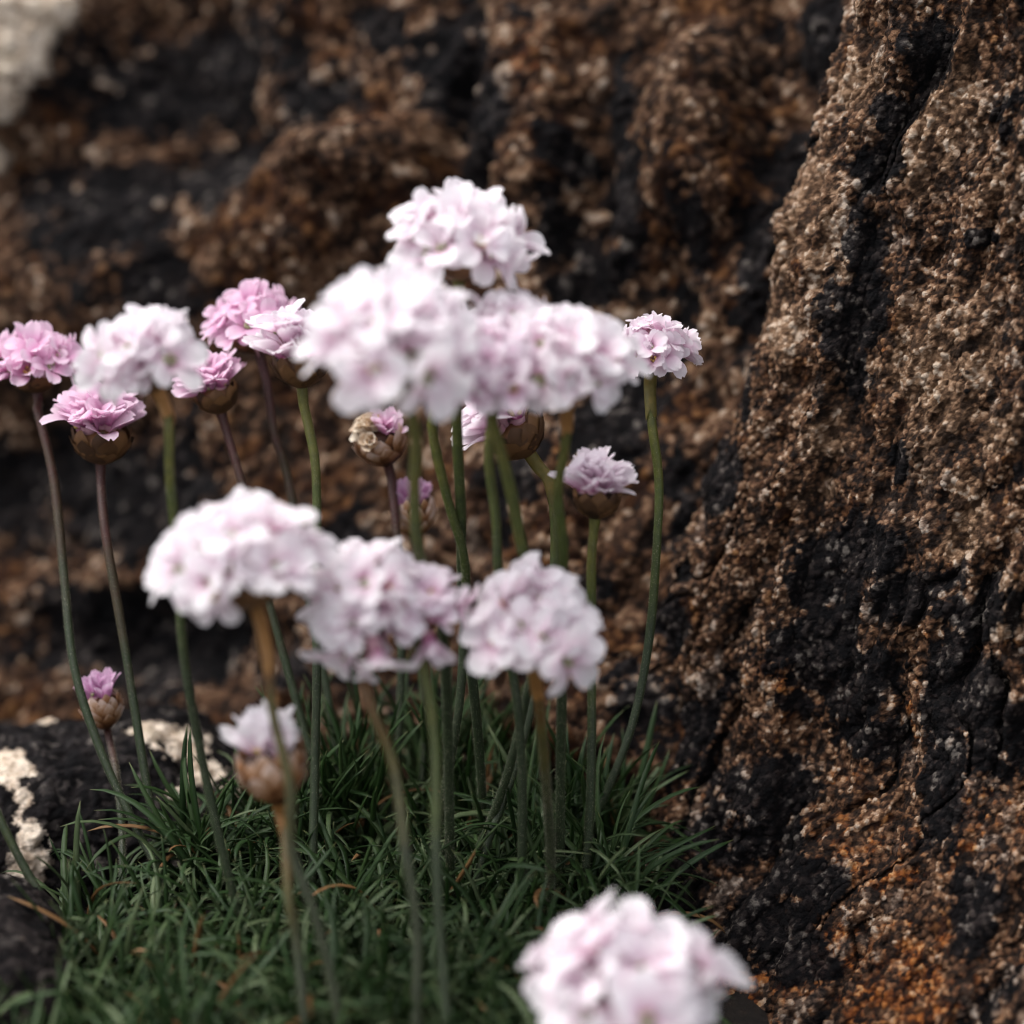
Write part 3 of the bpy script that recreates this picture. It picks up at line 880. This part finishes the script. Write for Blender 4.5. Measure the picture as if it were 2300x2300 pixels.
def thrift(label, head, width, depth, stem_px, tone='pale', tilt=0, lean=20, kind='open', bract='dark', stem=STEM_GREEN, sheath=None, sheath_len=.008,
           r_stem=.00078, base_z=.012, name='thrift_flower', extra=()):
    hx, hy = head
    R = width / IMG * KW * depth / 2
    auto = max(-35, min(35, math.degrees(math.atan2(hx - stem_px[0][0], stem_px[0][1] - hy))))
    ti, le = math.radians(.75 * auto + .25 * tilt), math.radians(lean)
    axis = (UP * (math.cos(ti) * math.cos(le)) + RIGHT * (math.sin(ti) * math.cos(le)) - FWD * math.sin(le)).normalized()
    C = at(hx, hy, depth)
    squash = {'open': .30, 'cup': .30, 'bud': -.15, 'withered': -.05}[kind]
    c0 = C - axis * R * squash
    cup_h = {'open': .42, 'cup': .62, 'bud': 1.15, 'withered': 1.15}[kind] * R
    S = c0 - axis * cup_h
    # stem path: from under the head down to the ground
    bx, by = stem_px[-1]
    db = on_height(bx, by, base_z)
    px = [(hx, hy)] + list(stem_px)
    cum = [0]
    for i in range(1, len(px)): cum.append(cum[-1] + math.hypot(px[i][0] - px[i - 1][0], px[i][1] - px[i - 1][1]))
    pts = [S, S - axis * .0022]
    for i in range(1, len(px)):
        f = cum[i] / cum[-1]
        p = at(px[i][0], px[i][1], depth + (db - depth) * f)
        if 1 < i < len(px) - 1: p = p + Vector((random.gauss(0, .00035), random.gauss(0, .0006), 0))
        if (p - pts[-1]).length > .004 or i == len(px) - 1: pts.append(p)
    foot = pts[-1] + (pts[-1] - pts[-2]).normalized() * .004
    foot.z = -.002
    pts.append(foot)
    base = Vector((foot.x, foot.y, 0))
    root = bpy.data.objects.new(name, None); COL.objects.link(root); root.location = base; root.empty_display_size = .005
    tag(root, label, 'flower', GROUP)
    cur = [p - base for p in catmull(pts, 34)]
    n = len(cur)
    ph_ = random.uniform(0, 6)
    rad = [r_stem * (1.06 - .12 * i / n + .05 * math.sin(i * .55 + ph_) + random.uniform(-.025, .025)) for i in range(n)]
    rad[0] = r_stem * 1.25
    V, Q, fr = tube(cur, rad, 10)
    me = np_mesh('stem', V, Q); attr(me, 'along', 1 - np.repeat(np.arange(n) / (n - 1), 10))
    st = link('stem', me, stem, root)
    # fine hairs standing off the stem
    nh = 4500
    ii = rng.uniform(0, n - 1.001, nh); aa = rng.uniform(0, 2 * math.pi, nh); ll = rng.uniform(.00016, .00042, nh)
    i0 = ii.astype(int); tt = (ii - i0)[:, None]
    FP, FX, FY, FD = (np.array([list(f[c]) for f in fr]) for c in range(4))
    hp = FP[i0] * (1 - tt) + FP[i0 + 1] * tt
    hr = FX[i0] * np.cos(aa)[:, None] + FY[i0] * np.sin(aa)[:, None]
    sd = np.cross(FD[i0], hr) * .000017
    hb = hp + hr * r_stem * .95
    tip = hb + hr * ll[:, None] + FD[i0] * (ll * rng.uniform(-.6, .6, nh))[:, None] + sd * rng.uniform(-4, 4, nh)[:, None]
    HV = np.stack([hb + sd, hb - sd, tip], 1).reshape(-1, 3)
    hm = np_mesh('hairs', HV, None, np.arange(nh * 3).reshape(-1, 3))
    h = link('hairs', hm, HAIR, st); tag(h, kind='stuff')
    # papery sheath under the head
    if sheath is not None:
        dist = 0; sp = [cur[0]]
        dense = catmull([p for p in cur[:14]], 60)
        sp = [dense[0]]
        for p in dense[1:]:
            dist += (p - sp[-1]).length; sp.append(p)
            if dist > sheath_len: break
        m = len(sp)
        sr = [r_stem * (1.55 - .25 * i / m) for i in range(m)]
        V, Q, _ = tube(sp, sr, 10)
        dn = (sp[-1] - sp[-2]).normalized()
        for j in range(10):                              # torn lower rim
            V[(m - 1) * 10 + j] += np.array(dn) * random.uniform(-.0008, .0016)
        link('sheath', np_mesh('sheath', V, Q), sheath, st)
    # involucre: a cup with overlapping bracts
    xa = (RIGHT - axis * RIGHT.dot(axis)).normalized(); Fm = Matrix((xa, axis.cross(xa), axis)).transposed().to_4x4()
    inv_w = {'open': .50, 'cup': .60, 'bud': .80, 'withered': .86}[kind] * R
    prof = [(r_stem * 1.3, 0), (inv_w * .55, cup_h * .16), (inv_w * .88, cup_h * .45), (inv_w, cup_h * .85), (inv_w * .9, cup_h * 1.1), (inv_w * .5, cup_h * 1.3), (.0002, cup_h * 1.36)]
    v, q = revolve(prof, 14)
    im = np_mesh('involucre', v, q)
    inv = link('involucre', im, BRACT_DARK if bract == 'dark' else BRACT_TAN, root)
    inv.matrix_basis = Matrix.Translation(S - base) @ Fm
    rows = ((7, .05, .80), (8, .30, .85), (9, .55, .80)) if kind in ('open', 'cup') else ((6, .02, .85), (8, .22, .85), (9, .45, .80), (9, .66, .70))
    for ri, (cnt, z0, ln) in enumerate(rows):
        for j in range(cnt):
            a = 2 * math.pi * (j + .5 * ri) / cnt + random.uniform(-.12, .12)
            zz = z0 * cup_h
            rr = np.interp(zz, [p[1] for p in prof[:5]], [p[0] for p in prof[:5]]) * 1.0
            blen = cup_h * ln * random.uniform(.85, 1.1) if kind != 'open' else cup_h * ln * 1.1
            r2 = np.interp(min(zz + blen * .7, cup_h), [p[1] for p in prof[:5]], [p[0] for p in prof[:5]])
            flare = math.atan2(r2 - rr, blen * .7) + .04
            mtx = Matrix.Rotation(a, 4, 'Z') @ Matrix.Translation((rr + .0001, 0, zz)) @ Matrix.Rotation(flare, 4, 'Y') @ Matrix.Diagonal((blen, inv_w * 1.05, blen, 1))
            b = link('bract', BRACTS[bract][random.randrange(4)], None, inv); b.matrix_basis = mtx
    # florets over the dome
    P = PETALS[tone]
    L = {'open': .54, 'cup': .92, 'bud': 1.0, 'withered': .80}[kind] * R
    L = min(max(L, .0034), .0072)
    tmax = {'open': math.radians(82), 'cup': math.radians(68), 'bud': math.radians(38), 'withered': math.radians(40)}[kind]
    nf = int(2 * math.pi * R * R * (1 - math.cos(tmax)) / (.90 * L) ** 2) if kind == 'open' else {'cup': 13, 'bud': 12, 'withered': 7}[kind]
    dirs = []
    for i in range(nf):
        ct = 1 - (1 - math.cos(tmax)) * (i + .5) / nf
        th = math.acos(ct) + random.gauss(0, .07); az = i * 2.39996 + random.gauss(0, .16)
        if kind == 'withered': az = random.uniform(-1.3, .9); th = random.uniform(.3, .8)
        dirs.append((th, az, random.uniform(.80, 1.10), None))
    for e in extra: dirs.append(e)
    for (th, az, rs, big) in dirs:
        dl = Vector((math.sin(th) * math.cos(az), math.sin(th) * math.sin(az), math.cos(th) * (.84 if kind == 'open' else 1)))
        dw = (Fm.to_3x3() @ dl)
        kd = 'open'
        if kind == 'cup': kd = 'half' if random.random() < .85 else 'open'
        elif kind in ('bud', 'withered'): kd = 'shut' if random.random() < .92 else 'half'
        elif random.random() < .40: kd = 'half'
        up_bias = {'open': .22, 'cup': 1.25, 'bud': 1.1, 'withered': .6}[kind]
        jit = .22 if kind == 'open' else .12
        if big: up_bias = -.25
        fax = (dw + axis * up_bias + Vector((random.gauss(0, jit), random.gauss(0, jit), random.gauss(0, jit)))).normalized()
        Lf = L * random.uniform(.86, 1.12) * (big or 1)
        sc = {'open': .80, 'cup': .80, 'bud': .78, 'withered': .8}[kind]
        pos = c0 + dw * max(R * rs - Lf * (.42 if kd == 'open' else .68), R * .25)
        if kind in ('bud', 'withered'): pos = c0 + (dw - axis * dw.dot(axis)) * R * .70 + axis * R * random.uniform(-.10, .45)
        fl = link('floret', CALYX_ME if kind == 'open' else CALYX_SHORT, None, root)
        fl.matrix_basis = Matrix.Translation(pos - base) @ frame(fax) @ Matrix.Rotation(random.uniform(0, 6.28), 4, 'Z') @ Matrix.Scale(Lf, 4)
        for k in range(5):
            pe = link('petal', random.choice(P[kd]), None, fl)
            pe.matrix_basis = Matrix.Rotation(2 * math.pi * k / 5 + random.gauss(0, .12), 4, 'Z') @ Matrix.Rotation(random.gauss(0, .26 if kind == 'open' else .14), 4, 'Y') @ Matrix.Rotation(random.gauss(0, .16), 4, 'X') @ Matrix.Scale(random.uniform(.86, 1.14), 4)
        if kd == 'open' or random.random() < .4:
            link('stamens', STAMENS[random.randrange(2)] if random.random() < .35 else STAMENS[2 + random.randrange(2)], None, fl)
    if kind == 'withered':
        for i in range(30):
            th = random.uniform(.15, 1.25); az = random.uniform(2.0, 4.9)
            dw = Fm.to_3x3() @ Vector((math.sin(th) * math.cos(az), math.sin(th) * math.sin(az), math.cos(th)))
            b = link('dry_calyx', WITHER[i % 3], None, root)
            b.matrix_basis = Matrix.Translation(c0 + dw * R * .60 - axis * R * .2 - base) @ frame((dw + axis * .3).normalized()) @ Matrix.Rotation(random.uniform(0, 6), 4, 'Z') @ Matrix.Scale(R * .55, 4)
    return root

WITHER = []
WM = simple('dry_papery_calyx', [(.3, (.42, .27, .15)), (.5, (.66, .52, .38)), (.7, (.78, .70, .58))], 300, .7, .2, .3, True)
for k in range(3):
    r = random.Random(40 + k); V = []
    for i in range(5):
        u = i / 4
        for j in range(8):
            a = 2 * math.pi * j / 8
            rr = .10 + .34 * u * u + (r.uniform(-.07, .09) if i == 4 else 0)
            V.append((rr * math.cos(a), rr * math.sin(a), u + (r.uniform(-.15, .1) if i == 4 else 0)))
    me = np_mesh('dry_calyx', V, grid_quads(5, 8, True)); me.materials.append(WM); WITHER.append(me)

# ------------------------------------------------------------------ the flowers
T = thrift
T('rose pink thrift head on a long bowed stem leaning outwards over the black boulder', (62, 678), 178, .470, [(70, 770), (100, 900), (122, 1080), (150, 1260), (200, 1430), (255, 1570), (318, 1690)], 'pink', -6, 18, 'open', stem=STEM_RED)
T('pale thrift head with a torn brown sheath, beside the rose pink head over the boulder', (262, 664), 232, .408, [(318, 790), (328, 900), (332, 1050), (348, 1230), (380, 1420), (425, 1620), (468, 1790)], 'pale', -14, 36, 'open', sheath=SHEATH, sheath_len=.006)
T('low rose pink head whose petals droop over a brown cup, under the torn-sheath pale head', (192, 796), 176, .462, [(188, 880), (200, 1000), (238, 1220), (268, 1450), (305, 1650)], 'pink', 6, 14, 'cup', stem=STEM_RED)
T('small rose pink half-round head on a thick dark brown cup', (402, 722), 130, .466, [(428, 820), (462, 930), (500, 1100), (540, 1260), (582, 1400), (640, 1600)], 'pink', -12, 10, 'cup', stem=STEM_RED)
T('lilac pink flat-topped head on a reddened stem behind the pale heads', (470, 604), 178, .474, [(503, 720), (522, 820), (540, 910), (585, 1130), (615, 1290), (655, 1560)], 'pink', -14, 12, 'open', stem=STEM_RED)
T('pale pink head with a dark cup tucked between the lilac head and the largest head', (566, 655), 168, .440, [(574, 760), (585, 840), (592, 920), (596, 1220), (598, 1450), (588, 1720)], 'mid', 6, 14, 'cup')
T('largest white-pink thrift head, in the middle of the crowd of heads', (738, 622), 318, .385, [(786, 830), (790, 900), (800, 1040), (823, 1150), (846, 1300), (854, 1500), (850, 1710)], 'pale', -8, 34, 'open', r_stem=.00085, extra=((1.5, 5.2, 1.05, 1.1),))
T('topmost white-pink head, raised above all the others, one petal jutting out', (868, 440), 250, .414, [(862, 800), (872, 960), (880, 1150), (898, 1290), (910, 1500), (906, 1610)], 'pale', 6, 28, 'open', r_stem=.00085, extra=((1.6, -0.35, 1.05, 1.15), (1.35, 0.1, 1.05, 1.05)))
T('pale head squeezed in between the largest and the topmost heads', (850, 640), 180, .425, [(815, 800), (850, 940), (880, 1060), (876, 1200), (862, 1340), (835, 1520), (815, 1640)], 'pale', 10, 20, 'open')
T('pale head with yellow anthers hanging below the shoulder of the largest head', (912, 690), 222, .400, [(935, 800), (965, 930), (992, 1050), (1050, 1200), (1064, 1300), (1060, 1450), (1056, 1700)], 'mid', 4, 40, 'open', r_stem=.00085)
T('pale head just behind the one with yellow anthers, under the topmost head', (965, 612), 190, .412, [(922, 840), (932, 980), (942, 1100), (965, 1240), (978, 1340), (985, 1500), (982, 1750)], 'pale', 8, 22, 'open')
T('broad white-pink head between the largest head and the small crisp one, orange sheath beneath', (1075, 668), 244, .404, [(1068, 830), (1062, 930), (1052, 1070), (1005, 1270), (965, 1440), (915, 1570), (868, 1670)], 'pale', 4, 30, 'open', sheath=SHEATH, sheath_len=.006)
T('small crisp pale head on a curving stem, closest of all heads to the steep granite', (1232, 652), 150, .448, [(1230, 800), (1241, 900), (1238, 1010), (1222, 1200), (1195, 1350), (1160, 1460), (1112, 1560), (1072, 1630)], 'mid', 10, 28, 'open', sheath=SHEATH_GREEN, sheath_len=.0078, extra=((1.5, 0.2, 1.2, 1.25), (1.2, 0.5, 1.15, 1.2)))
T('pink head hanging behind and below the broad head, brown sheath under its dark cup', (955, 790), 180, .446, [(1022, 850), (1036, 920), (1046, 1060), (1015, 1250), (970, 1440), (920, 1600), (892, 1710)], 'mid', -30, 10, 'cup', sheath=SHEATH_GREEN, sheath_len=.009)
T('big domed white-pink head of the lower row on a brown sheathed stem', (452, 1045), 305, .392, [(505, 1240), (520, 1340), (540, 1480), (562, 1600), (592, 1720), (622, 1850), (645, 1960), (668, 2080)], 'pale', -16, 22, 'open', sheath=SHEATH, sheath_len=.011, stem=STEM_BROWN)
T('loose white-pink head in the middle of the lower row', (690, 1115), 250, .400, [(692, 1310), (740, 1450), (770, 1600), (785, 1760), (792, 1950), (797, 2080)], 'pale', -4, 34, 'open', stem=STEM_BROWN, extra=((1.95, 4.9, 1.1, 1.15), (2.0, 4.3, 1.1, 1.1)))
T('ragged head with long drooping petals beside the loose head of the lower row', (775, 1135), 200, .404, [(797, 1250), (815, 1400), (828, 1600), (838, 1780), (846, 1960), (852, 2080)], 'mid', 12, 30, 'open', extra=((1.9, 5.2, 1.15, 1.15), (1.4, -.1, 1.2, 1.15)))
T('clean pale head with pointed petals at the end of the lower row', (1008, 1172), 262, .404, [(1018, 1340), (1025, 1450), (1032, 1600), (1036, 1750)], 'pale', 8, 36, 'open', sheath=SHEATH, sheath_len=.007, stem=STEM_BROWN)
T('half-open bud in a tan papery cup below the big domed head', (512, 1445), 148, .405, [(540, 1580), (552, 1680), (562, 1800), (574, 1960), (582, 2080)], 'pale', -6, 14, 'bud', 'tan', stem=STEM_BROWN, sheath=SHEATH, sheath_len=.006)
T('pale tufted half-open head on a green-brown cup, lower than the small crisp head', (1128, 915), 140, .432, [(1116, 1060), (1117, 1200), (1118, 1400), (1110, 1560), (1098, 1720)], 'mid', 4, 12, 'cup')
T('withered head with a dry cream side and a few pink petals, below the largest head', (716, 826), 104, .468, [(740, 900), (748, 1000), (760, 1150), (745, 1400), (735, 1560)], 'pink', -10, 28, 'withered', 'tan', stem=STEM_RED)
T('tiny pointed pink bud peeping up behind the drooping petals of the lower row', (780, 966), 94, .474, [(785, 1030), (790, 1150), (800, 1350), (790, 1560)], 'lilac', -4, 8, 'bud', 'tan', stem=STEM_RED, r_stem=.0006)
T('short lone bud on a reddish stem in front of the black boulder', (192, 1332), 88, .466, [(206, 1400), (216, 1460), (227, 1570), (231, 1690)], 'lilac', -12, 8, 'bud', 'tan', stem=STEM_RED, r_stem=.0006)
T('large isolated white-pink head low down by the foot of the steep granite', (1180, 1868), 365, .372, [(1180, 2060), (1185, 2230)], 'pale', 6, 42, 'open', r_stem=.0009)
T('bent stem rising from the rim of the cushion across the black boulder, turned outwards', (-150, 1240), 170, .440, [(-70, 1390), (0, 1540), (60, 1660), (140, 1800)], 'pink', -25, 15, 'open')
T('low slanting stem reaching out over the small speckled rock, its head beyond it', (-230, 1560), 170, .420, [(-120, 1650), (0, 1755), (60, 1805), (140, 1880)], 'pink', -35, 15, 'open')
